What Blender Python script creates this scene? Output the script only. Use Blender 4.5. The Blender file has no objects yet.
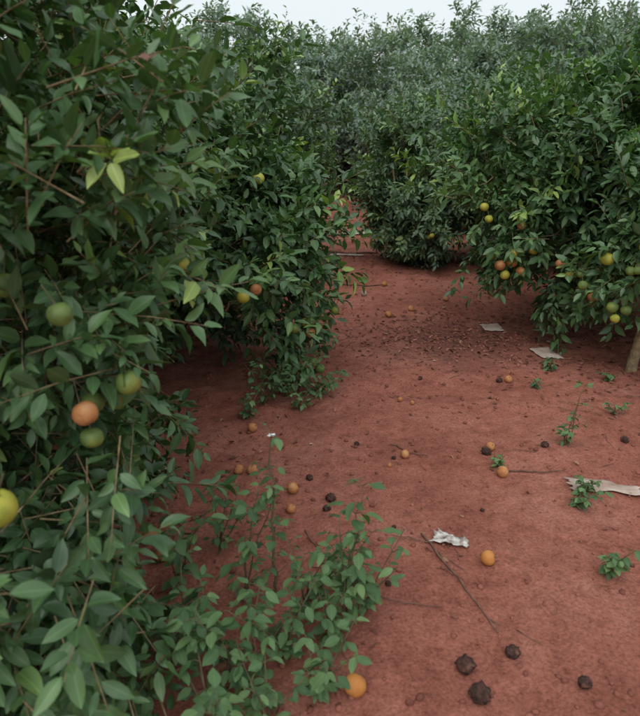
import bpy, math, random
import numpy as np
from mathutils import Vector, Matrix, noise

rng = np.random.default_rng(7)
random.seed(7)
scene = bpy.context.scene
scene.view_settings.view_transform = 'Standard'
scene.view_settings.look = 'None'
scene.view_settings.exposure = 0

# ------------------------------------------------------------------ helpers
def link(ob, parent=None):
    scene.collection.objects.link(ob)
    if parent is not None:
        ob.parent = parent
    return ob

def empty(name, loc=(0, 0, 0)):
    e = bpy.data.objects.new(name, None)
    e.empty_display_size = 0.2
    e.location = loc
    scene.collection.objects.link(e)
    return e

def norm(a):
    return a / np.maximum(np.linalg.norm(a, axis=-1, keepdims=True), 1e-9)

def tri_mesh(name, V, T, attrs=None, smooth=True):
    me = bpy.data.meshes.new(name)
    V = np.asarray(V, dtype=np.float32).reshape(-1, 3)
    T = np.asarray(T, dtype=np.int32).reshape(-1, 3)
    me.vertices.add(len(V)); me.vertices.foreach_set('co', V.ravel())
    me.loops.add(T.size); me.loops.foreach_set('vertex_index', T.ravel())
    me.polygons.add(len(T))
    me.polygons.foreach_set('loop_start', np.arange(0, T.size, 3, dtype=np.int32))
    me.polygons.foreach_set('loop_total', np.full(len(T), 3, dtype=np.int32))
    if smooth:
        me.polygons.foreach_set('use_smooth', np.ones(len(T), dtype=bool))
    if attrs:
        for k, a in attrs.items():
            at = me.attributes.new(k, 'FLOAT', 'POINT')
            at.data.foreach_set('value', np.asarray(a, dtype=np.float32).ravel())
    me.update(); me.validate()
    return me

class Tubes:
    def __init__(s): s.v = []; s.f = []
    def add(s, path, r0, r1, sides=6, rough=0.0):
        path = [Vector(p) for p in path]
        n = len(path); base = len(s.v)
        for i, p in enumerate(path):
            d = (path[min(i+1, n-1)] - path[max(i-1, 0)])
            if d.length < 1e-6: d = Vector((0, 0, 1))
            d.normalize()
            a = d.cross(Vector((0.31, 0.2, 0.93)) if abs(d.z) < 0.9 else Vector((1, 0, 0))).normalized()
            b = d.cross(a)
            r = r0 + (r1 - r0) * i / (n-1)
            for k in range(sides):
                t = 2*math.pi*k/sides
                rr = r*(1 + rough*(random.random()-0.5))
                s.v.append(p + (a*math.cos(t) + b*math.sin(t))*rr)
        for i in range(n-1):
            for k in range(sides):
                k2 = (k+1) % sides
                q = (base+i*sides+k, base+i*sides+k2, base+(i+1)*sides+k2, base+(i+1)*sides+k)
                s.f.append((q[0], q[1], q[2])); s.f.append((q[0], q[2], q[3]))
        c = len(s.v); s.v.append(path[-1])
        for k in range(sides):
            s.f.append((base+(n-1)*sides+k, base+(n-1)*sides+(k+1) % sides, c))
    def mesh(s, name):
        return tri_mesh(name, [tuple(v) for v in s.v], s.f)

# leaf outlines: position along the leaf, half width
def leaf_template(detail):
    if detail == 2:
        ss = [0.0, 0.10, 0.28, 0.50, 0.72, 0.88, 1.0]; hw = [0, 0.24, 0.46, 0.50, 0.38, 0.19, 0]
    elif detail == 1:
        ss = [0.0, 0.25, 0.58, 0.85, 1.0]; hw = [0, 0.44, 0.47, 0.22, 0]
    else:
        ss = [0.0, 0.3, 0.7, 1.0]; hw = [0, 0.46, 0.40, 0]
    mid = []; left = []; right = []; pts = []
    for s_ in ss:
        mid.append(len(pts)); pts.append((s_, 0.0))
    for s_, h in list(zip(ss, hw))[1:-1]:
        left.append(len(pts)); pts.append((s_, h))
        right.append(len(pts)); pts.append((s_, -h))
    n = len(ss)
    T = [(mid[0], mid[1], left[0]), (mid[0], right[0], mid[1])]
    for i in range(1, n-2):
        l0, l1, r0, r1 = left[i-1], left[i], right[i-1], right[i]
        T += [(mid[i], mid[i+1], l1), (mid[i], l1, l0), (mid[i], r1, mid[i+1]), (mid[i], r0, r1)]
    T += [(mid[-2], mid[-1], left[-1]), (mid[-2], right[-1], mid[-1])]
    return np.array(pts), np.array(T)

def leaves_mesh(name, P, D, N, L, W, fold, curl, rnd, detail):
    """W is the full leaf width"""
    pts, T = leaf_template(detail)
    n = len(P); m = len(pts)
    D = norm(D); N = N - (N*D).sum(-1, keepdims=True)*D; N = norm(N)
    S = np.cross(D, N)
    s_ = pts[:, 0][None, :]; w = pts[:, 1][None, :]
    wz = np.abs(w)*fold[:, None]*W[:, None]
    wave = 0.03*np.sin(s_*9 + rnd[:, None]*40)*np.sign(w)*L[:, None]
    z = wz + (-curl[:, None]*s_**2)*L[:, None] + wave
    along = s_*L[:, None]*(1-0.25*np.abs(curl))[:, None]
    V = P[:, None, :] + D[:, None, :]*along[..., None] + S[:, None, :]*(w*W[:, None])[..., None] + N[:, None, :]*z[..., None]
    TT = T[None] + (np.arange(n)*m)[:, None, None]
    R = np.repeat(rnd[:, None], m, 1)
    M = np.repeat(np.abs(pts[:, 1])[None], n, 0)
    return tri_mesh(name, V.reshape(-1, 3), TT.reshape(-1, 3), {'rnd': R, 'side': M})

# ------------------------------------------------------------------ materials
def newmat(name):
    m = bpy.data.materials.new(name); m.use_nodes = True
    nt = m.node_tree; nt.nodes.clear()
    out = nt.nodes.new('ShaderNodeOutputMaterial')
    return m, nt, out

def ramp(nt, stops, interp='LINEAR'):
    r = nt.nodes.new('ShaderNodeValToRGB'); r.color_ramp.interpolation = interp
    while len(r.color_ramp.elements) > 1: r.color_ramp.elements.remove(r.color_ramp.elements[-1])
    r.color_ramp.elements[0].position = stops[0][0]; r.color_ramp.elements[0].color = (*stops[0][1], 1)
    for p, c in stops[1:]:
        e = r.color_ramp.elements.new(p); e.color = (*c, 1)
    return r

def leaf_mat(name, stops, rough=0.40, trans=0.22, spec=0.5, rib=1.5):
    m, nt, out = newmat(name); N = nt.nodes; Lk = nt.links
    at = N.new('ShaderNodeAttribute'); at.attribute_name = 'rnd'
    sd = N.new('ShaderNodeAttribute'); sd.attribute_name = 'side'
    r = ramp(nt, stops); Lk.new(at.outputs['Fac'], r.inputs[0])
    mr = N.new('ShaderNodeMapRange'); mr.inputs[1].default_value = 0.0; mr.inputs[2].default_value = 0.06
    mr.inputs[3].default_value = rib; mr.inputs[4].default_value = 1.0
    Lk.new(sd.outputs['Fac'], mr.inputs[0])
    geo = N.new('ShaderNodeNewGeometry')
    back = N.new('ShaderNodeMath'); back.operation = 'MULTIPLY_ADD'
    Lk.new(geo.outputs['Backfacing'], back.inputs[0]); back.inputs[1].default_value = 0.5; back.inputs[2].default_value = 1.0
    mul2 = N.new('ShaderNodeMath'); mul2.operation = 'MULTIPLY'
    Lk.new(mr.outputs[0], mul2.inputs[0]); Lk.new(back.outputs[0], mul2.inputs[1])
    sc = N.new('ShaderNodeVectorMath'); sc.operation = 'SCALE'
    Lk.new(r.outputs[0], sc.inputs[0]); Lk.new(mul2.outputs[0], sc.inputs['Scale'])
    b = N.new('ShaderNodeBsdfPrincipled'); b.inputs['Roughness'].default_value = rough
    b.inputs['Specular IOR Level'].default_value = spec
    Lk.new(sc.outputs[0], b.inputs['Base Color'])
    t = N.new('ShaderNodeBsdfTranslucent')
    tcx = N.new('ShaderNodeVectorMath'); tcx.operation = 'MULTIPLY'; tcx.inputs[1].default_value = (1.6, 1.9, 0.6)
    Lk.new(sc.outputs[0], tcx.inputs[0]); Lk.new(tcx.outputs[0], t.inputs[0])
    mx = N.new('ShaderNodeMixShader'); mx.inputs[0].default_value = trans
    Lk.new(b.outputs[0], mx.inputs[1]); Lk.new(t.outputs[0], mx.inputs[2])
    Lk.new(mx.outputs[0], out.inputs[0])
    return m

def noise_mat(name, stops, scale=20, rough=0.8, bump=0.3, bscale=60, spec=0.3, detail=6):
    m, nt, out = newmat(name); N = nt.nodes; Lk = nt.links
    tc = N.new('ShaderNodeTexCoord'); nz = N.new('ShaderNodeTexNoise')
    nz.inputs['Scale'].default_value = scale; nz.inputs['Detail'].default_value = detail
    Lk.new(tc.outputs['Object'], nz.inputs['Vector'])
    r = ramp(nt, stops); Lk.new(nz.outputs['Fac'], r.inputs[0])
    b = N.new('ShaderNodeBsdfPrincipled'); b.inputs['Roughness'].default_value = rough
    b.inputs['Specular IOR Level'].default_value = spec
    Lk.new(r.outputs[0], b.inputs['Base Color'])
    n2 = N.new('ShaderNodeTexNoise'); n2.inputs['Scale'].default_value = bscale; n2.inputs['Detail'].default_value = 4
    Lk.new(tc.outputs['Object'], n2.inputs['Vector'])
    bp = N.new('ShaderNodeBump'); bp.inputs['Strength'].default_value = bump; bp.inputs['Distance'].default_value = 0.01
    Lk.new(n2.outputs['Fac'], bp.inputs['Height']); Lk.new(bp.outputs[0], b.inputs['Normal'])
    Lk.new(b.outputs[0], out.inputs[0])
    return m

M_leaf = leaf_mat('citrus_leaf', [(0.0, (0.030, 0.060, 0.029)), (0.45, (0.054, 0.107, 0.043)),
                                  (0.8, (0.090, 0.160, 0.058)), (0.93, (0.13, 0.21, 0.065)), (1.0, (0.20, 0.27, 0.075))])
M_leaf_mid_haze = leaf_mat('citrus_leaf_mid_haze', [(0.0, (0.048, 0.078, 0.049)), (0.45, (0.074, 0.121, 0.066)),  # same leaf, lightened part way: slight haze painted into the colour
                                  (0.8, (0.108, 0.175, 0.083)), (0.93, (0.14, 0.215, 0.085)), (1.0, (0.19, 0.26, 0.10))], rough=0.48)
M_leaf_far_haze = leaf_mat('citrus_leaf_far_haze', [(0.0, (0.10, 0.132, 0.118)), (0.5, (0.132, 0.176, 0.152)),  # pale blue-grey leaf colour stands in for distance haze; no volume
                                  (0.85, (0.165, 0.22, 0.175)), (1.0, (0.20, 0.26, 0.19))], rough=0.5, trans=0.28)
M_weed = leaf_mat('weed_leaf', [(0.0, (0.045, 0.086, 0.040)), (0.5, (0.068, 0.126, 0.055)),
                                (1.0, (0.115, 0.187, 0.08))], rough=0.6, trans=0.3, spec=0.3, rib=1.3)
M_dry = leaf_mat('dry_leaf', [(0.0, (0.07, 0.03, 0.02)), (0.5, (0.14, 0.062, 0.042)), (0.9, (0.26, 0.14, 0.10)),
                              (1.0, (0.45, 0.34, 0.26))], rough=0.85, trans=0.05, spec=0.1, rib=1.1)
M_bark = noise_mat('citrus_bark', [(0.3, (0.14, 0.095, 0.05)), (0.6, (0.27, 0.205, 0.115)), (0.8, (0.38, 0.31, 0.18))], 25, 0.9, 0.8, 70)
M_stem = noise_mat('weed_stem', [(0.3, (0.07, 0.075, 0.035)), (0.7, (0.15, 0.12, 0.07))], 25, 0.8, 0.3, 70)
M_twig = noise_mat('dead_wood', [(0.3, (0.09, 0.045, 0.03)), (0.7, (0.22, 0.13, 0.09))], 30, 0.9, 0.5, 90)
M_or = noise_mat('orange_peel', [(0.25, (0.44, 0.15, 0.04)), (0.6, (0.52, 0.23, 0.06)), (0.8, (0.56, 0.32, 0.11))], 18, 0.55, 0.25, 300)
M_or2 = noise_mat('faded_orange_peel', [(0.25, (0.30, 0.10, 0.04)), (0.55, (0.47, 0.21, 0.08)), (0.75, (0.50, 0.31, 0.16))], 22, 0.65, 0.3, 250)
M_yel = noise_mat('ripening_peel', [(0.3, (0.18, 0.24, 0.035)), (0.5, (0.36, 0.35, 0.05)), (0.7, (0.46, 0.34, 0.06))], 14, 0.45, 0.25, 300)
M_grn = noise_mat('unripe_peel', [(0.3, (0.08, 0.13, 0.04)), (0.5, (0.13, 0.19, 0.05)), (0.7, (0.27, 0.28, 0.06))], 14, 0.4, 0.25, 300)
M_rot = noise_mat('rotten_fruit', [(0.3, (0.024, 0.014, 0.012)), (0.55, (0.075, 0.037, 0.028)), (0.72, (0.18, 0.08, 0.055))], 45, 0.9, 1.0, 90)
M_paper = noise_mat('dirty_paper', [(0.34, (0.16, 0.12, 0.10)), (0.46, (0.40, 0.35, 0.31)), (0.58, (0.58, 0.56, 0.52))], 34, 0.9, 0.4, 60)
M_card = noise_mat('weathered_cardboard', [(0.3, (0.26, 0.17, 0.13)), (0.5, (0.40, 0.30, 0.25)), (0.7, (0.50, 0.42, 0.37))], 9, 0.9, 0.4, 60)
M_board = noise_mat('pale_cardboard', [(0.3, (0.30, 0.20, 0.16)), (0.5, (0.48, 0.38, 0.32)), (0.7, (0.56, 0.48, 0.43))], 5, 0.9, 0.3, 60)
M_petal = noise_mat('white_petal', [(0.3, (0.7, 0.72, 0.72)), (0.7, (0.82, 0.83, 0.82))], 30, 0.6, 0.1, 60)
M_clod = noise_mat('soil_clod', [(0.3, (0.12, 0.042, 0.03)), (0.55, (0.28, 0.10, 0.07)), (0.8, (0.42, 0.175, 0.13))], 6, 0.95, 0.8, 120)

# soil
def soil_mat():
    m, nt, out = newmat('red_soil'); N = nt.nodes; Lk = nt.links
    tc = N.new('ShaderNodeTexCoord')
    def nz(scale, det=6, rough=0.6):
        n = N.new('ShaderNodeTexNoise'); n.inputs['Scale'].default_value = scale
        n.inputs['Detail'].default_value = det; n.inputs['Roughness'].default_value = rough
        Lk.new(tc.outputs['Object'], n.inputs['Vector']); return n
    n1 = nz(1.3, 8, 0.7); n2 = nz(11, 8, 0.75); n3 = nz(80, 5, 0.75)
    r1 = ramp(nt, [(0.30, (0.275, 0.095, 0.066)), (0.5, (0.415, 0.155, 0.110)), (0.70, (0.51, 0.220, 0.163))])
    Lk.new(n1.outputs['Fac'], r1.inputs[0])
    r2 = ramp(nt, [(0.30, (0.50, 0.46, 0.45)), (0.45, (0.92, 0.90, 0.90)), (0.6, (1.05, 1.07, 1.08)), (0.78, (1.3, 1.42, 1.5))])
    Lk.new(n2.outputs['Fac'], r2.inputs[0])
    r3 = ramp(nt, [(0.30, (0.55, 0.52, 0.50)), (0.5, (1, 1, 1)), (0.72, (1.35, 1.42, 1.48))])
    Lk.new(n3.outputs['Fac'], r3.inputs[0])
    a = N.new('ShaderNodeMix'); a.data_type = 'RGBA'; a.blend_type = 'MULTIPLY'; a.inputs[0].default_value = 1
    Lk.new(r1.outputs[0], a.inputs[6]); Lk.new(r2.outputs[0], a.inputs[7])
    b_ = N.new('ShaderNodeMix'); b_.data_type = 'RGBA'; b_.blend_type = 'MULTIPLY'; b_.inputs[0].default_value = 1
    Lk.new(a.outputs[2], b_.inputs[6]); Lk.new(r3.outputs[0], b_.inputs[7])
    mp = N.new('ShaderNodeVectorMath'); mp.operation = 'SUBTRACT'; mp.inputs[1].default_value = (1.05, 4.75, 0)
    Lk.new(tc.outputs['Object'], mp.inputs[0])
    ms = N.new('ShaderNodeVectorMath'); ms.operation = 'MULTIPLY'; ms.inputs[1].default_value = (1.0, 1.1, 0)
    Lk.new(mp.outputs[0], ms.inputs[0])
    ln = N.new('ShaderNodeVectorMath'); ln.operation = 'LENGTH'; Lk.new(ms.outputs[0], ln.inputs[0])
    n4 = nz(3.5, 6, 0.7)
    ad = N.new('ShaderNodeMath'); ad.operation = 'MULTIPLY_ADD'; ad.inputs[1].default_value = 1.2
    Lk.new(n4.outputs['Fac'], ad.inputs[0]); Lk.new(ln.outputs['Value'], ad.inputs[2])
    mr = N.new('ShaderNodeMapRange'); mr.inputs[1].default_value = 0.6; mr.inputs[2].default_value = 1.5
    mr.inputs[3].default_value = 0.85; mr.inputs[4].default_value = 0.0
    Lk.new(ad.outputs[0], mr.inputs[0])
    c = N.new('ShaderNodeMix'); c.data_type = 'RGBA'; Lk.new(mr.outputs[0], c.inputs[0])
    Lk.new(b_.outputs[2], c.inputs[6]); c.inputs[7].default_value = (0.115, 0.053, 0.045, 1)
    bs = N.new('ShaderNodeBsdfPrincipled'); bs.inputs['Roughness'].default_value = 0.95
    bs.inputs['Specular IOR Level'].default_value = 0.12
    Lk.new(c.outputs[2], bs.inputs['Base Color'])
    m1 = N.new('ShaderNodeMath'); m1.operation = 'MULTIPLY_ADD'; m1.inputs[1].default_value = 0.35
    Lk.new(n3.outputs['Fac'], m1.inputs[0]); Lk.new(n2.outputs['Fac'], m1.inputs[2])
    bp = N.new('ShaderNodeBump'); bp.inputs['Strength'].default_value = 0.9; bp.inputs['Distance'].default_value = 0.035
    Lk.new(m1.outputs[0], bp.inputs['Height']); Lk.new(bp.outputs[0], bs.inputs['Normal'])
    Lk.new(bs.outputs[0], out.inputs[0])
    return m
M_soil = soil_mat()

# ------------------------------------------------------------------ ground
def gh(x, y):
    if abs(x) > 25 or y > 35 or y < -15: return 0.0
    v = Vector((x, y, 0))
    h = 0.04*noise.noise(v*0.7) + 0.018*noise.noise(v*2.6 + Vector((5, 3, 1))) + 0.010*noise.noise(v*7)
    return h
def gpos(x, y, dz=0.0): return Vector((x, y, gh(x, y)+dz))

def axis(lo, hi, step, far):
    a = list(np.arange(lo, hi+step, step)); s = step
    b = [a[0]]
    while b[-1] > -far: s *= 1.35; b.append(b[-1]-s)
    s = step; c = [a[-1]]
    while c[-1] < far: s *= 1.35; c.append(c[-1]+s)
    return np.array(b[::-1][:-1] + a + c[1:])
xs = axis(-2.5, 3.5, 0.025, 250); ys = axis(0.8, 7.0, 0.025, 250)
nx, ny = len(xs), len(ys)
V = np.zeros((ny, nx, 3))
V[..., 0] = xs[None]; V[..., 1] = ys[:, None]
for j in range(ny):
    for i in range(nx):
        V[j, i, 2] = gh(xs[i], ys[j]) + (0.008*noise.noise(Vector((xs[i]*17, ys[j]*17, 3))) if -2.6 < xs[i] < 3.6 and 0.7 < ys[j] < 7.1 else 0)
I = np.arange(nx*ny).reshape(ny, nx)
a_, b_, c_, d_ = I[:-1, :-1].ravel(), I[:-1, 1:].ravel(), I[1:, 1:].ravel(), I[1:, :-1].ravel()
T = np.concatenate([np.stack([a_, b_, c_], 1), np.stack([a_, c_, d_], 1)])
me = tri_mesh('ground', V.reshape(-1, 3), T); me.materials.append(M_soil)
link(bpy.data.objects.new('ground', me))

# ------------------------------------------------------------------ fruit
def fruit_data(r, seed, wrinkle=0.0, squash=0.94, segs=20, rings=12):
    V = []; F = []
    off = Vector((seed*3.1, seed*1.7, seed*0.9))
    for i in range(rings+1):
        ph = math.pi*i/rings
        for k in range(segs):
            th = 2*math.pi*k/segs
            p = Vector((math.sin(ph)*math.cos(th), math.sin(ph)*math.sin(th), math.cos(ph)))
            rr = 1 + 0.05*noise.noise(p*1.5+off) + wrinkle*noise.noise(p*3.0+off) + wrinkle*0.6*noise.noise(p*8+off)
            rr -= 0.10*math.exp(-(ph/0.28)**2) + 0.05*math.exp(-((math.pi-ph)/0.25)**2)
            q = p*rr*r; q.z *= squash; V.append(q)
    for i in range(rings):
        for k in range(segs):
            k2 = (k+1) % segs
            a, b, c, d = i*segs+k, (i+1)*segs+k, (i+1)*segs+k2, i*segs+k2
            F += [(a, b, c), (a, c, d)]
    return V, F

def make_fruit(name, loc, r, mat, seed, parent=None, rot=None, wrinkle=0.0, stem=True, squash=0.94):
    V, F = fruit_data(r, seed, wrinkle, squash)
    tb = Tubes()
    if stem: tb.add([(0, 0, r*0.80), (0, 0, r*0.92), (0.001, 0, r*1.02)], r*0.16, r*0.05, 6)
    if parent is not None: tb.add([(0, 0, r*0.9), (0.004, 0.002, r*1.6), (0.012, 0.006, r*2.6)], 0.0022, 0.0018, 5)
    Vs = [tuple(v) for v in V] + [tuple(v) for v in tb.v]
    Fs = list(F) + [tuple(x+len(V) for x in f) for f in tb.f]
    me = tri_mesh(name, Vs, Fs); me.materials.append(mat)
    if tb.f:
        me.materials.append(M_stem)
        mi = np.zeros(len(me.polygons), dtype=np.int32); mi[len(F):] = 1
        me.polygons.foreach_set('material_index', mi)
    ob = bpy.data.objects.new(name, me); link(ob, parent)
    ob.location = loc
    ob.rotation_euler = rot if rot else (random.uniform(-.4, .4), random.uniform(-.4, .4), random.uniform(0, 6))
    return ob

# ------------------------------------------------------------------ trees
def tree_parts(base, c, R, ncl, seed, leaf_len=0.092, twigs=15, lpt=12, detail=1, zmin=0.15, trunk_h=0.45,
               trunk_r=0.05, excl=None, shell=0.5, inner=0.2, extra=(), spread=0.17):
    r = np.random.default_rng(seed); random.seed(seed)
    base = np.array(base, float); c = np.array(c, float); R = np.array(R, float)
    off = Vector((seed*1.3, seed*0.7, seed*2.1))
    cl = []
    while len(cl) < ncl:
        d = r.normal(size=3); d /= np.linalg.norm(d)
        k = (shell + (1-shell)*r.random()**0.6) if r.random() > inner else shell*r.random()**0.5
        lob = 1 + 0.34*noise.noise(Vector(d)*2.1 + off)
        p = c + d*R*k*lob
        if p[2] < zmin: continue
        if excl and excl(p): continue
        cl.append(p)
    for e in extra: cl.append(np.array(e, float))
    cl = np.array(cl)
    tb = Tubes()
    top = base + np.array([(c[0]-base[0])*0.15, (c[1]-base[1])*0.15, trunk_h])
    tb.add([base + (0, 0, -0.05), base + (0, 0, 0.04), base*0.5+top*0.5 + (r.normal(0, .015), r.normal(0, .015), 0), top], trunk_r*1.25, trunk_r*0.85, 10, 0.25)
    nodes = [top]; nrad = [trunk_r*0.8]
    nl = 6
    for i in range(nl):
        a = 2*math.pi*(i + r.random()*0.6)/nl
        el = r.uniform(0.35, 1.2)
        t = c + np.array([math.cos(a)*math.cos(el), math.sin(a)*math.cos(el), math.sin(el)*0.9])*R*0.6
        path = []
        for s in np.linspace(0, 1, 6):
            p = top*(1-s) + t*s; p = p + np.array([0, 0, -0.12*math.sin(math.pi*s)]) + (r.normal(0, 0.03, 3) if 0 < s < 1 else 0)
            path.append(p)
        tb.add(path, trunk_r*0.6, trunk_r*0.22, 7, 0.15)
        for j, p in enumerate(path[1:]): nodes.append(p); nrad.append(trunk_r*0.5*(1-j/7))
    order = np.argsort(np.linalg.norm(cl - top, axis=1))
    for idx in order:
        q = cl[idx]; A = np.array(nodes); dd = np.linalg.norm(A - q, axis=1); k = int(np.argmin(dd))
        p0 = A[k]; rad = min(nrad[k]*0.6, 0.012)
        m1 = p0*0.66+q*0.34 + r.normal(0, 0.03, 3); m2 = p0*0.33+q*0.67 + r.normal(0, 0.03, 3)
        tb.add([p0, m1, m2, q], max(rad, 0.005), 0.003, 4)
        nodes += [m2, q]; nrad += [rad*0.8, rad*0.7]
    nT = len(cl)*twigs
    C = np.repeat(cl, twigs, 0)
    out = norm((C - c)/R)
    dirs = norm(out*0.65 + r.normal(size=(nT, 3))*0.55 + np.array([0, 0, 0.28]))
    low = (C[:, 2] < c[2]-0.3*R[2])
    dirs[low] = norm(dirs[low] + np.array([0, 0, -0.35]))
    st = C + r.normal(size=(nT, 3))*spread*0.55
    tl = r.uniform(0.12, 0.30, nT)
    # upright water shoots above the crown
    sh = (r.random(nT) < 0.04) & (out[:, 2] > 0.5)
    dirs[sh] = norm(dirs[sh]*0.3 + np.array([0, 0, 1.0])); tl[sh] *= 2.0
    for i in range(0, nT, 1 if detail == 2 else 3):
        e = st[i] + dirs[i]*tl[i]
        if detail == 2: tb.add([st[i]-dirs[i]*0.06, st[i]+dirs[i]*tl[i]*0.5+(0, 0, 0.008), e], 0.0028, 0.0012, 3)
        else: tb.add([st[i]-dirs[i]*0.06, e], 0.003, 0.0015, 3)
    nL = nT*lpt
    Dt = np.repeat(dirs, lpt, 0); St = np.repeat(st, lpt, 0); Tl = np.repeat(tl, lpt)
    f = np.tile((np.arange(lpt)+0.5)/lpt, nT) + r.uniform(-.04, .04, nL)
    ang = np.tile(np.arange(lpt)*2.4, nT) + np.repeat(r.uniform(0, 6.28, nT), lpt)
    ref = np.where(np.abs(Dt[:, 2:3]) < 0.9, np.array([[0, 0, 1.0]]), np.array([[1.0, 0, 0]]))
    A1 = norm(np.cross(Dt, ref)); A2 = np.cross(Dt, A1)
    rad = A1*np.cos(ang)[:, None] + A2*np.sin(ang)[:, None]
    P = St + Dt*(f*Tl)[:, None] + rad*0.008
    fw = (0.35 + 0.7*f)[:, None]
    D = norm(Dt*fw + rad*0.8 + np.array([0, 0, -0.15]) + r.normal(size=(nL, 3))*0.18)
    Nn = norm(Dt*0.5 + np.array([0, 0, 0.75]) + r.normal(size=(nL, 3))*0.3)
    L = leaf_len*r.uniform(0.55, 1.25, nL)*np.where(f > 0.85, 0.8, 1.0)
    W = L*r.uniform(0.36, 0.48, nL)
    clr = r.normal(0, 0.10, len(cl)); twr = r.normal(0, 0.10, nT)
    rnd = np.clip(0.42 + np.repeat(clr, twigs*lpt) + np.repeat(twr, lpt) + r.normal(0, 0.13, nL) + np.where(r.random(nL) > 0.985, 0.4, 0), 0, 1)
    young = np.repeat(r.random(nT) > 0.89, lpt) & (np.repeat((out[:, 2] > -0.3), lpt))
    rnd = np.where(young, np.clip(rnd+0.38, 0, 1), rnd)
    lm = leaves_mesh('foliage', P, D, Nn, L, W, r.uniform(0.1, 0.8, nL), r.uniform(-0.05, 0.38, nL), rnd, detail)
    return tb.mesh('branches'), lm, cl

def build_tree(name, base, c, R, ncl, seed, mat=None, fruits=(), nfruit=0, pal='mixed', fz=0.55, fmin=0.15, **kw):
    """crown centre and fruits are world positions; object origin is at the trunk foot"""
    bz = gh(base[0], base[1])
    o = np.array([base[0], base[1], bz])
    kw2 = dict(kw)
    if 'excl' in kw and kw['excl']:
        ex = kw['excl']; kw2['excl'] = lambda p: ex(p+o)
    kw2['extra'] = [np.array(e)-o for e in kw.get('extra', ())]
    bm, lm, cl = tree_parts((0, 0, 0), np.array(c)-o, R, ncl, seed, **kw2)
    bm.materials.append(M_bark); lm.materials.append(mat or M_leaf)
    e = empty(name, tuple(o))
    link(bpy.data.objects.new('trunk_and_branches', bm), e)
    link(bpy.data.objects.new('foliage', lm), e)
    for i, (p, r_, m_) in enumerate(fruits):
        make_fruit('fruit', Vector(p)-Vector(o), r_, m_, seed+i*0.37, e)
    rr = np.random.default_rng(seed+50)
    lc = np.array(c)-o
    k = np.linalg.norm((cl-lc)/np.array(R), axis=1)
    outer = cl[(k > 0.78) & (cl[:, 2] < lc[2]+fz*R[2]) & (cl[:, 2] > fmin)]
    mats = {'mixed': [M_grn, M_grn, M_yel, M_or2, M_yel], 'green': [M_grn, M_grn, M_yel, M_yel, M_grn, M_or2, M_yel, M_grn]}[pal]
    for i in range(nfruit):
        p = outer[rr.integers(len(outer))]
        d = (p-lc)/np.array(R); d /= np.linalg.norm(d)+1e-6
        q = p + d*np.array([0.21, 0.21, 0.08]) + rr.normal(0, .04, 3); q[2] = max(q[2]-0.02, fmin)
        nn = 1 if rr.random() < .55 else 2
        for j in range(nn):
            q2 = q + rr.normal(0, .045, 3)*(j > 0); q2[2] = max(q2[2], fmin)
            make_fruit('fruit', Vector(q2), rr.uniform(0.027, 0.035), mats[rr.integers(len(mats))], seed+i*0.7+j, e)
    return e

# near left tree
ex = [(-0.75, 1.25, 0.25), (-0.7, 1.35, 0.4), (-0.8, 1.5, 0.3), (-0.72, 1.65, 0.22), (-0.62, 1.3, 0.55), (-0.9, 1.3, 0.5), (-0.95, 1.6, 0.5), (-0.75, 1.75, 0.45),
      (-0.66, 1.5, 0.62), (-0.6, 1.35, 0.28), (-0.8, 1.15, 0.6), (-0.95, 1.2, 0.2), (-0.6, 1.2, 0.12), (-1.0, 1.45, 0.15), (-0.82, 1.85, 0.72), (-0.9, 2.0, 0.6),
      (-0.6, 1.9, 1.38), (-0.6, 1.6, 1.5), (-0.5, 1.62, 1.68), (-0.62, 1.9, 1.2)]
build_tree('orange_tree', (-1.75, 2.05), (-1.62, 2.05, 1.45), (1.2, 1.15, 1.5), 235, 11, detail=2, twigs=14, lpt=11,
           leaf_len=0.083, zmin=0.1, nfruit=34, pal='green', extra=ex,
           excl=lambda p: (p[1] < 0.9) or (p[0] > -1.0 and 0.4 < p[2] < 1.1 and p[1] > 1.8),
           fruits=[((-0.61, 1.00, 0.93), 0.038, M_yel), ((-0.50, 1.50, 0.98), 0.034, M_grn), ((-0.60, 1.44, 0.92), 0.034, M_or2),
                   ((-0.60, 1.46, 0.84), 0.030, M_grn), ((-0.78, 1.5, 1.24), 0.034, M_grn), ((-0.60, 1.38, 1.20), 0.030, M_grn)])
# second left tree
build_tree('orange_tree', (-1.25, 4.4), (-1.3, 4.4, 1.08), (1.2, 1.2, 1.0), 190, 12, zmin=0.3, nfruit=28, pal='green',
           excl=lambda p: (p[1] < 4.2 and p[2] < 0.6 and p[0] < -0.45),
           extra=[(-0.2, 3.75, 0.28), (-0.25, 3.8, 0.5), (-0.1, 3.95, 0.7), (-0.06, 4.0, 0.95), (-0.35, 3.65, 0.8), (-0.3, 3.75, 0.62), (-0.1, 4.1, 0.55), (-0.1, 4.2, 1.15)],
           fruits=[((-0.43, 3.38, 0.72), 0.038, M_yel), ((-0.36, 3.40, 0.76), 0.034, M_or2), ((-0.36, 3.8, 1.33), 0.034, M_yel), ((-0.15, 3.5, .5), .032, M_grn)])
build_tree('orange_tree', (-1.2, 6.9), (-1.2, 6.9, 1.2), (1.25, 1.25, 1.18), 175, 13, mat=M_leaf_mid_haze, zmin=0.15, nfruit=18, pal='green')
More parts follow.
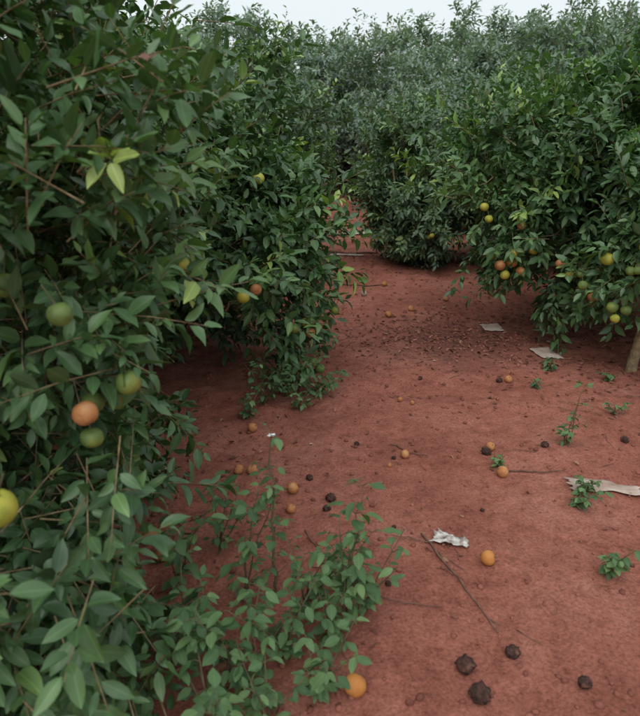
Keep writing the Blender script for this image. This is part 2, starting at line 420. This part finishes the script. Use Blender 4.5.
# right trees
build_tree('orange_tree', (2.2, 4.1), (2.75, 4.3, 1.2), (0.95, 0.95, 0.76), 110, 14, zmin=0.66, nfruit=18, pal='green', fz=0.0, fmin=0.56, trunk_h=0.6,
           trunk_r=0.035, fruits=[((1.98, 3.76, 0.93), 0.042, M_yel), ((1.80, 3.86, 0.84), 0.042, M_yel), ((1.86, 3.82, 0.54), 0.038, M_grn), ((1.95, 3.82, 0.52), 0.034, M_grn), ((1.88, 3.80, 0.47), 0.03, M_yel)],
           extra=[(2.0, 4.1, 0.58), (1.95, 4.05, 0.72), (2.1, 3.9, 0.85)])
build_tree('orange_tree', (2.1, 5.2), (2.35, 5.2, 1.2), (1.2, 1.1, 0.84), 150, 15, zmin=0.60, nfruit=24, pal='green', fz=0.0, fmin=0.56, trunk_h=0.6,
           trunk_r=0.04, fruits=[((1.42, 4.56, 0.68), 0.042, M_or), ((1.33, 4.54, 0.66), 0.040, M_or2), ((1.37, 4.53, 0.59), 0.036, M_yel), ((1.88, 4.36, 0.66), 0.040, M_grn), ((2.0, 4.36, 0.66), 0.036, M_or2), ((1.46, 4.55, 0.95), 0.034, M_or2), ((1.78, 4.36, 0.62), 0.034, M_yel),
                                 ((1.48, 4.52, 0.62), 0.036, M_or2), ((1.27, 4.6, 0.72), 0.034, M_grn), ((1.72, 4.4, 0.70), 0.036, M_or2), ((1.55, 4.5, 0.78), 0.034, M_yel)],
           extra=[(1.88, 4.65, 0.5), (1.86, 4.6, 0.36), (1.4, 4.85, 0.62), (1.48, 4.9, 0.55)])
build_tree('orange_tree', (1.15, 8.0), (1.2, 8.0, 0.95), (0.68, 0.75, 0.92), 95, 16, mat=M_leaf_mid_haze, zmin=0.12, nfruit=8, pal='green')
build_tree('orange_tree', (2.4, 7.9), (2.55, 7.9, 1.2), (0.95, 1.0, 1.1), 135, 17, mat=M_leaf_mid_haze, zmin=0.2, nfruit=12, pal='mixed')
build_tree('orange_tree', (4.4, 7.3), (4.4, 7.3, 1.5), (1.25, 1.3, 1.5), 150, 18, mat=M_leaf_mid_haze, zmin=0.2, nfruit=8, pal='green')

# distant orchard rows: three modelled trees re-used
far = empty('distant_orange_trees')
protos = []
for s in range(3):
    R_ = (1.45, 1.45, 1.5)
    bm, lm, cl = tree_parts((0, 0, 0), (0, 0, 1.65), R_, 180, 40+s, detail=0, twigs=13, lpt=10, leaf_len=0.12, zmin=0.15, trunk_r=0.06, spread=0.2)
    bm.materials.append(M_bark); lm.materials.append(M_leaf_far_haze); protos.append((bm, lm))
r = np.random.default_rng(5)
spots = [(-1.5, 9.8, .82), (-1.7, 12.6, .96), (-3.9, 6.5, .80), (-4.0, 9.3, .92), (-4.2, 12.3, 1.0),
         (2.3, 11.0, .85), (4.0, 10.2, .90), (6.4, 9.8, .98), (2.4, 13.6, 1.02), (4.3, 13.0, 1.03), (7.0, 12.6, 1.1),
         (0.5, 17.6, 1.27), (-2.0, 15.2, 1.14), (2.9, 16.4, 1.20), (5.2, 15.8, 1.18), (8.0, 15.5, 1.22), (-4.8, 15.0, 1.15),
         (-6.6, 8.5, .9), (-7.0, 11.5, 1.0), (-1.0, 19.0, 1.36), (1.8, 19.8, 1.42), (4.6, 19, 1.34), (7.6, 19, 1.38), (10.6, 18.5, 1.34),
         (-4.0, 18.6, 1.3), (10.5, 15, 1.2), (9.6, 12, 1.1), (-4.2, 3.6, .8), (5.4, 4.6, .8), (6.8, 7.0, .9)]
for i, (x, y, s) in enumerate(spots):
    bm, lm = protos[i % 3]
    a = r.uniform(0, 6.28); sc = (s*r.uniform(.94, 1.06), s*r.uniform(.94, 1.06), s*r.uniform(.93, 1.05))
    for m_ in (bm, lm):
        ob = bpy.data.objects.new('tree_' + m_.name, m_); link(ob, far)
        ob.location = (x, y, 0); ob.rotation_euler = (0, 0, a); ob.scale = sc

# ------------------------------------------------------------------ weeds
def blossom(name, t, s, seed, k=5, parent=None):
    r = np.random.default_rng(seed)
    PP = np.repeat(np.array(t, float)[None], k, 0); an = np.arange(k)*2*math.pi/k + r.normal(0, .15, k)
    DD = np.stack([np.cos(an), np.sin(an), r.uniform(.1, .5, k)], 1)
    fm = leaves_mesh(name, PP, DD, np.tile([0, 0, 1.0], (k, 1)), np.full(k, s), np.full(k, s*.6), np.full(k, .3), r.uniform(0, .3, k), np.linspace(0, 1, k), 2)
    fm.materials.append(M_petal); return link(bpy.data.objects.new(name, fm), parent)

def weed(name, x, y, h, n_stem, seed, leaf=0.05, spread=0.5, dens=1.0, flower=False, lean=(0, 0), sr=0.0036):
    r = np.random.default_rng(seed); random.seed(seed)
    tb = Tubes(); P = []; D = []; Nn = []; L = []
    base = gpos(x, y)
    tips = []
    for s in range(n_stem):
        a = r.uniform(0, 6.28); sp = spread*r.uniform(0.3, 1)*(0 if n_stem == 1 else 1)
        hh = h*(r.uniform(0.55, 1) if s else 1)
        top = np.array([math.cos(a)*sp*hh + lean[0]*hh, math.sin(a)*sp*hh + lean[1]*hh, hh])
        path = [np.array([r.normal(0, .012), r.normal(0, .012), -0.01])]
        K = max(4, int(hh/0.055))
        for k in range(1, K+1):
            t = k/K; path.append(np.array([top[0]*t**1.4, top[1]*t**1.4, hh*t]) + r.normal(0, min(hh*0.015, 0.006), 3))
        tb.add(path, sr, sr*0.4, 5); tips.append(path[-1])
        for k in range(1, K+1):
            if k < 2 and n_stem == 1: continue
            for side in range(2):
                if r.random() > 0.85*dens: continue
                aa = a + k*1.57 + side*math.pi + r.normal(0, .3)
                bl = min(hh*r.uniform(0.08, 0.25), 0.07)*(1.1-k/K*0.6)
                e = path[k] + np.array([math.cos(aa)*bl, math.sin(aa)*bl, bl*r.uniform(0.1, 0.9)])
                tb.add([path[k], path[k]*0.5+e*0.5 + (0, 0, 0.006), e], 0.0016, 0.0009, 4)
                nl = 1 + int(r.random()*3)
                for j in range(nl):
                    f = 1 - 0.45*(nl-1-j)/max(nl-1, 1)
                    pp = path[k]*(1-f)+e*f
                    ba = aa + (0 if j == nl-1 else (-1)**j*1.0) + r.normal(0, .25)
                    P.append(pp); D.append([math.cos(ba), math.sin(ba), r.uniform(-.6, .3)])
                    Nn.append([r.normal(0, .3), r.normal(0, .3), 1]); L.append(leaf*r.uniform(.5, 1.25))
    n = len(P); L = np.array(L)
    lm = leaves_mesh('leaves', np.array(P), np.array(D), np.array(Nn), L, L*r.uniform(0.42, 0.66, n),
                     r.uniform(0, .4, n), r.uniform(0, .55, n), np.clip(r.normal(.45, .25, n), 0, 1), 2)
    lm.materials.append(M_weed)
    e = empty(name, tuple(base))
    sm = tb.mesh('stems'); sm.materials.append(M_stem)
    link(bpy.data.objects.new('stems', sm), e); link(bpy.data.objects.new('leaves', lm), e)
    if flower: blossom('flower', tips[0], .016, seed, 6, e)
    return e

weed('weed_plant', -0.16, 1.80, 0.66, 1, 101, leaf=0.045, dens=0.9, flower=True, sr=0.006)
weed('weed_plant', 0.09, 1.66, 0.50, 3, 102, leaf=0.056, spread=0.25)
weed('weed_plant', 0.04, 1.60, 0.26, 5, 103, leaf=0.05, spread=0.7)
weed('weed_plant', 0.15, 1.72, 0.28, 5, 104, leaf=0.05, spread=0.7)
weed('weed_plant', -0.12, 1.55, 0.34, 5, 105, leaf=0.05, spread=0.6)
weed('weed_plant', -0.27, 1.80, 0.50, 3, 106, leaf=0.05, spread=0.4)
weed('weed_plant', -0.26, 1.45, 0.36, 5, 107, leaf=0.054, spread=0.6)
weed('weed_plant', 0.0, 1.40, 0.24, 6, 108, leaf=0.048, spread=0.7)
weed('weed_plant', -0.42, 1.52, 0.42, 4, 109, leaf=0.055, spread=0.6)
weed('weed_plant', -0.52, 1.85, 0.34, 4, 110, leaf=0.052, spread=0.6)
weed('weed_plant', -0.40, 2.05, 0.32, 4, 111, leaf=0.05, spread=0.6)
weed('weed_plant', -0.50, 1.35, 0.30, 4, 112, leaf=0.055, spread=0.8)
weed('weed_plant', -0.15, 1.30, 0.24, 5, 123, leaf=0.048, spread=0.9)
weed('weed_plant', -0.30, 1.28, 0.30, 4, 124, leaf=0.052, spread=0.8)
weed('weed_plant', -0.05, 1.75, 0.32, 5, 125, leaf=0.046, spread=0.6)
weed('weed_plant', 0.08, 1.85, 0.20, 4, 132, leaf=0.042, spread=0.8)
weed('weed_plant', -0.12, 3.45, 0.20, 6, 113, leaf=0.045, spread=1.3)
weed('weed_plant', -0.34, 3.5, 0.30, 6, 114, leaf=0.045, spread=0.9)
weed('weed_plant', -0.02, 3.62, 0.22, 6, 115, leaf=0.045, spread=1.1)
weed('weed_plant', -0.42, 3.30, 0.16, 4, 116, leaf=0.045, spread=0.9)
weed('weed_plant', -0.22, 3.62, 0.28, 6, 126, leaf=0.045, spread=0.9)
weed('weed_plant', 1.33, 2.95, 0.36, 2, 117, leaf=0.04, spread=0.12, dens=0.8)
weed('weed_plant', 1.31, 2.97, 0.15, 3, 127, leaf=0.04, spread=0.5, dens=0.9)
weed('weed_plant', 1.10, 1.93, 0.13, 4, 118, leaf=0.042, spread=0.5)
weed('weed_plant', 1.16, 2.40, 0.10, 5, 119, leaf=0.036, spread=1.2)
weed('weed_plant', 1.62, 4.1, 0.10, 4, 120, leaf=0.04, spread=1.0)
weed('weed_plant', 1.95, 3.9, 0.08, 3, 121, leaf=0.04, spread=1.0)
weed('weed_plant', 0.90, 2.76, 0.07, 3, 122, leaf=0.03, spread=1.0)
weed('weed_plant', 1.75, 3.35, 0.09, 3, 128, leaf=0.034, spread=1.0)
weed('weed_plant', 1.24, 2.52, 0.08, 3, 129, leaf=0.034, spread=1.0)
weed('weed_plant', 1.42, 3.75, 0.06, 3, 130, leaf=0.03, spread=1.0)
blossom('white_blossom', (-0.345, 1.36, 1.73), 0.026, 9, 4)

# ------------------------------------------------------------------ fallen fruit
def fallen(x, y, r_, m_, seed, rot=False, sq=0.94):
    p = gpos(x, y, r_*0.82*sq/0.94)
    make_fruit('rotten_orange' if rot else 'fallen_orange', p, r_, m_, seed, wrinkle=0.34 if rot else 0.04, stem=not rot, squash=sq,
               rot=(random.uniform(-1.5, 1.5), random.uniform(-1, 1), random.uniform(0, 6)) if not rot else (0.2, 0.1, random.uniform(0, 6)))
good = [(0.655, 2.00, .030, M_or), (0.90, 2.68, .030, M_or2), (0.905, 2.93, .024, M_or2), (-0.38, 3.14, .028, M_or2), (-0.33, 2.66, .028, M_or2),
        (-0.125, 2.48, .028, M_or2), (-0.127, 2.33, .022, M_or2), (0.105, 1.41, .035, M_or), (-0.40, 2.68, .026, M_or2),
        (0.50, 3.55, .016, M_or2), (0.57, 3.5, .014, M_or2), (1.26, 3.85, .026, M_or2), (0.44, 2.85, .024, M_or2),
        (0.62, 5.4, .03, M_or2), (0.45, 6.2, .03, M_card), (-0.70, 2.15, .034, M_or2), (0.35, 2.75, .012, M_or2), (0.85, 5.6, .03, M_or2), (1.25, 6.0, .03, M_or2),
        (-0.62, 2.02, .032, M_or2), (0.7, 6.6, .03, M_or2)]
for i, g in enumerate(good): fallen(g[0], g[1], g[2], g[3], 200+i)
for i, (x, y, r_) in enumerate([(0.455, 1.49, .029), (0.475, 1.385, .031), (0.62, 1.545, .023), (0.80, 1.42, .02), (0.05, 2.42, .022), (0.03, 2.34, .018),
                                (-0.05, 2.62, .018), (0.87, 2.88, .026), (1.20, 2.95, .02), (0.72, 2.35, .010), (0.31, 2.2, .010), (0.25, 1.85, .012),
                                (1.20, 3.85, .022), (1.90, 3.2, .02), (1.65, 3.0, .02), (0.38, 2.83, .012), (0.68, 3.9, .014), (0.2, 3.0, .014)]):
    fallen(x, y, r_, M_rot, 300+i, True, 0.78)

# ------------------------------------------------------------------ litter
r = np.random.default_rng(21)
def scatter_leaves(name, XY, mat, lmin, lmax, flat=0.35):
    n = len(XY)
    P = np.array([tuple(gpos(x, y, 0.006)) for x, y in XY])
    a = r.uniform(0, 6.28, n)
    D = np.stack([np.cos(a), np.sin(a), r.uniform(-.02, .22, n)], 1)
    N_ = np.stack([r.normal(0, flat, n), r.normal(0, flat, n), np.ones(n)], 1)
    L = r.uniform(lmin, lmax, n)
    m = leaves_mesh(name, P, D, N_, L, L*r.uniform(.35, .55, n), r.uniform(0, 1.0, n), r.uniform(-.3, .35, n), np.clip(r.beta(2, 3, n), 0, 1), 1)
    m.materials.append(mat); link(bpy.data.objects.new(name, m))
XY = []
tr = [(-1.5, 2.2, 1.1), (-1.3, 4.4, 1.2), (-1.2, 6.9, 1.2), (2.5, 4.3, 1.2), (2.3, 5.3, 1.3), (2.2, 4.9, 1.2), (1.2, 8, .9), (2.5, 7.8, 1.1)]
for tx, ty, R_ in tr:
    for _ in range(360):
        XY.append((tx + r.normal(0, R_*0.6), ty + r.normal(0, R_*0.6)))
for _ in range(300): XY.append((r.uniform(-0.6, 2.8), r.uniform(1.2, 8)))
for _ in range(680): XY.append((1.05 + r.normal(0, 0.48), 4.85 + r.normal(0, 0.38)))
XY = [p for p in XY if p[1] > 0.9]
scatter_leaves('dry_leaf_litter', XY, M_dry, 0.018, 0.05)

# clods
V = []; F = []
ico = [Vector(v).normalized() for v in [(0, 0, 1), (.89, 0, .45), (.28, .85, .45), (-.72, .53, .45), (-.72, -.53, .45), (.28, -.85, .45),
       (.72, .53, -.45), (-.28, .85, -.45), (-.89, 0, -.45), (-.28, -.85, -.45), (.72, -.53, -.45), (0, 0, -1)]]
icf = [(0,1,2),(0,2,3),(0,3,4),(0,4,5),(0,5,1),(1,6,2),(2,7,3),(3,8,4),(4,9,5),(5,10,1),(6,7,2),(7,8,3),(8,9,4),(9,10,5),(10,6,1),(11,7,6),(11,8,7),(11,9,8),(11,10,9),(11,6,10)]
for i in range(7000):
    if i < 6000: x, y = r.uniform(-1.6, 3.2), 0.9 + 7.2*r.random()**1.4
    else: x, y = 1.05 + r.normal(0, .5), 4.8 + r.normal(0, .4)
    s = 0.0024 + 0.013*r.random()**4
    p = gpos(x, y, s*0.25); b = len(V)
    sx, sy, sz = r.uniform(.7, 1.3, 3)
    for v in ico:
        k = s*r.uniform(.75, 1.2); V.append((p.x+v.x*k*sx, p.y+v.y*k*sy, p.z+v.z*k*sz*.75))
    F += [(a+b, c+b, d+b) for a, c, d in icf]
me = tri_mesh('soil_clods', V, F); me.materials.append(M_clod)
link(bpy.data.objects.new('soil_clods', me))

# sticks
def stick(name, pts, r0, r1, forks=()):
    tb = Tubes()
    def fine(pts):
        out = []
        for (x0, y0), (x1, y1) in zip(pts[:-1], pts[1:]):
            for t in np.linspace(0, 1, 6)[:-1]:
                x, y = x0+(x1-x0)*t, y0+(y1-y0)*t; out.append(gpos(x+random.gauss(0, .003), y+random.gauss(0, .003), 0.009))
        out.append(gpos(*pts[-1], 0.007)); return out
    tb.add(fine(pts), r0, r1, 6, .2)
    for f in forks: tb.add(fine(f), r0*.6, r1*.6, 5, .2)
    m = tb.mesh(name); m.materials.append(M_twig); link(bpy.data.objects.new(name, m))
stick('fallen_branch', [(0.42, 2.16), (0.48, 1.98), (0.55, 1.80), (0.60, 1.64)], .005, .0025,
      [[(0.46, 2.04), (0.50, 2.0), (0.56, 1.93)], [(0.44, 2.1), (0.36, 2.12), (0.30, 2.14)], [(0.58, 1.70), (0.62, 1.67)]])
stick('fallen_branch', [(0.18, 1.80), (0.30, 1.76), (0.42, 1.75)], .003, .0015)
stick('fallen_branch', [(-0.06, 2.2), (0.0, 2.05), (0.06, 1.9)], .003, .0015, [[(0.0, 2.05), (-0.08, 1.98)]])
stick('fallen_branch', [(0.95, 2.72), (1.1, 2.70), (1.22, 2.72)], .005, .002)
stick('fallen_branch', [(0.1, 8.6), (0.45, 8.5), (0.8, 8.55)], .02, .012)
stick('fallen_branch', [(0.38, 3.0), (0.5, 2.86), (0.56, 2.84)], .004, .002)
stick('fallen_branch', [(0.2, 6.7), (0.5, 6.6), (0.7, 6.65)], .01, .006)
tbt = Tubes()
for i in range(110):
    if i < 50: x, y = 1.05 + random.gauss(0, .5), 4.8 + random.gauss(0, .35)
    else: x, y = random.uniform(-.6, 2.6), random.uniform(1.3, 6)
    a = random.uniform(0, 6.3); l = random.uniform(.04, .18)
    tbt.add([gpos(x, y, .005), gpos(x+math.cos(a)*l*.5, y+math.sin(a)*l*.5, .01), gpos(x+math.cos(a+.2)*l, y+math.sin(a+.2)*l, .004)], .0022, .001, 5)
m = tbt.mesh('twig_litter'); m.materials.append(M_twig); link(bpy.data.objects.new('twig_litter', m))

# paper / cardboard: crumpled sheets with thickness
def sheet(name, x, y, w, h, rot, mat, crumple, seed, lift=0.012, taper=0.0, nu=16, nv=10, rag=0.22):
    V = []; F = []; off = Vector((seed, seed*2, 0)); c, s = math.cos(rot), math.sin(rot)
    for j in range(nv+1):
        for i in range(nu+1):
            u = i/nu-.5; v = j/nv-.5
            edge = 1 + rag*noise.noise(Vector((u*7, v*7, seed)))
            ww = w*edge; hh = h*edge*(1-taper*(u+.5))
            px, py = u*ww, v*hh
            X = x + px*c - py*s; Y = y + px*s + py*c
            z = gh(X, Y) + lift + crumple*abs(noise.noise(Vector((u*4, v*3, 0))+off))*2 + crumple*0.5*noise.noise(Vector((u*11, v*9, 1))+off)
            V.append((X-x, Y-y, z))
    for j in range(nv):
        for i in range(nu):
            a = j*(nu+1)+i; F += [(a, a+1, a+nu+2), (a, a+nu+2, a+nu+1)]
    m = tri_mesh(name, V, F, smooth=False); m.materials.append(mat)
    ob = bpy.data.objects.new(name, m); link(ob); ob.location = (x, y, 0)
    md = ob.modifiers.new('t', 'SOLIDIFY'); md.thickness = 0.002
    return ob
sheet('crumpled_paper', 0.535, 2.12, 0.14, 0.10, -0.45, M_paper, 0.010, 3, taper=0.6)
sheet('cardboard_scrap', 1.36, 2.56, 0.36, 0.10, -0.15, M_card, 0.006, 5, taper=0.3)
sheet('cardboard_scrap', 1.72, 4.45, 0.17, 0.22, 0.2, M_board, 0.004, 7, rag=0.08)
sheet('cardboard_scrap', 1.46, 5.04, 0.17, 0.15, 0.1, M_board, 0.004, 8, rag=0.08)
sheet('cardboard_scrap', 0.36, 8.35, 0.45, 0.12, -0.1, M_card, 0.01, 9)
sheet('cardboard_scrap', -0.82, 2.72, 0.10, 0.10, 0.3, M_card, 0.008, 10)
sheet('cardboard_scrap', 0.42, 10.2, 0.7, 0.3, 0.1, M_card, 0.01, 12)

# ------------------------------------------------------------------ light, sky, camera
el, az = math.radians(58), math.radians(200)
w = bpy.data.worlds.new('World'); scene.world = w; w.use_nodes = True
nt = w.node_tree; nt.nodes.clear()
sky = nt.nodes.new('ShaderNodeTexSky'); sky.sky_type = 'NISHITA'; sky.sun_disc = False
sky.sun_elevation = el; sky.sun_rotation = az; sky.dust_density = 4; sky.air_density = 1.0
hs = nt.nodes.new('ShaderNodeHueSaturation'); hs.inputs['Saturation'].default_value = 0.35
nt.links.new(sky.outputs[0], hs.inputs['Color'])
mix = nt.nodes.new('ShaderNodeMix'); mix.data_type = 'RGBA'; mix.inputs[0].default_value = 0.8
mix.inputs[7].default_value = (6.2, 6.75, 6.95, 1)
nt.links.new(hs.outputs[0], mix.inputs[6])
bg = nt.nodes.new('ShaderNodeBackground'); bg.inputs['Strength'].default_value = 0.15
wo = nt.nodes.new('ShaderNodeOutputWorld')
nt.links.new(mix.outputs[2], bg.inputs[0]); nt.links.new(bg.outputs[0], wo.inputs[0])

sd = bpy.data.lights.new('sun', 'SUN'); sd.energy = 1.5; sd.angle = math.radians(60); sd.color = (1, .97, .92)
so = bpy.data.objects.new('sun', sd); link(so)
sdir = Vector((math.cos(el)*math.sin(az), math.cos(el)*math.cos(az), math.sin(el)))
so.rotation_euler = sdir.to_track_quat('Z', 'Y').to_euler()

cam = bpy.data.cameras.new('camera'); co = bpy.data.objects.new('camera', cam); link(co)
co.location = (0, 0, 1.6); co.rotation_euler = (math.radians(90-20.2), 0, 0)
cam.sensor_fit = 'VERTICAL'; cam.sensor_height = 24; cam.lens = 20.8
cam.clip_start = 0.02; cam.clip_end = 800
cam.dof.use_dof = True; cam.dof.focus_distance = 4.0; cam.dof.aperture_fstop = 2.5
scene.camera = co
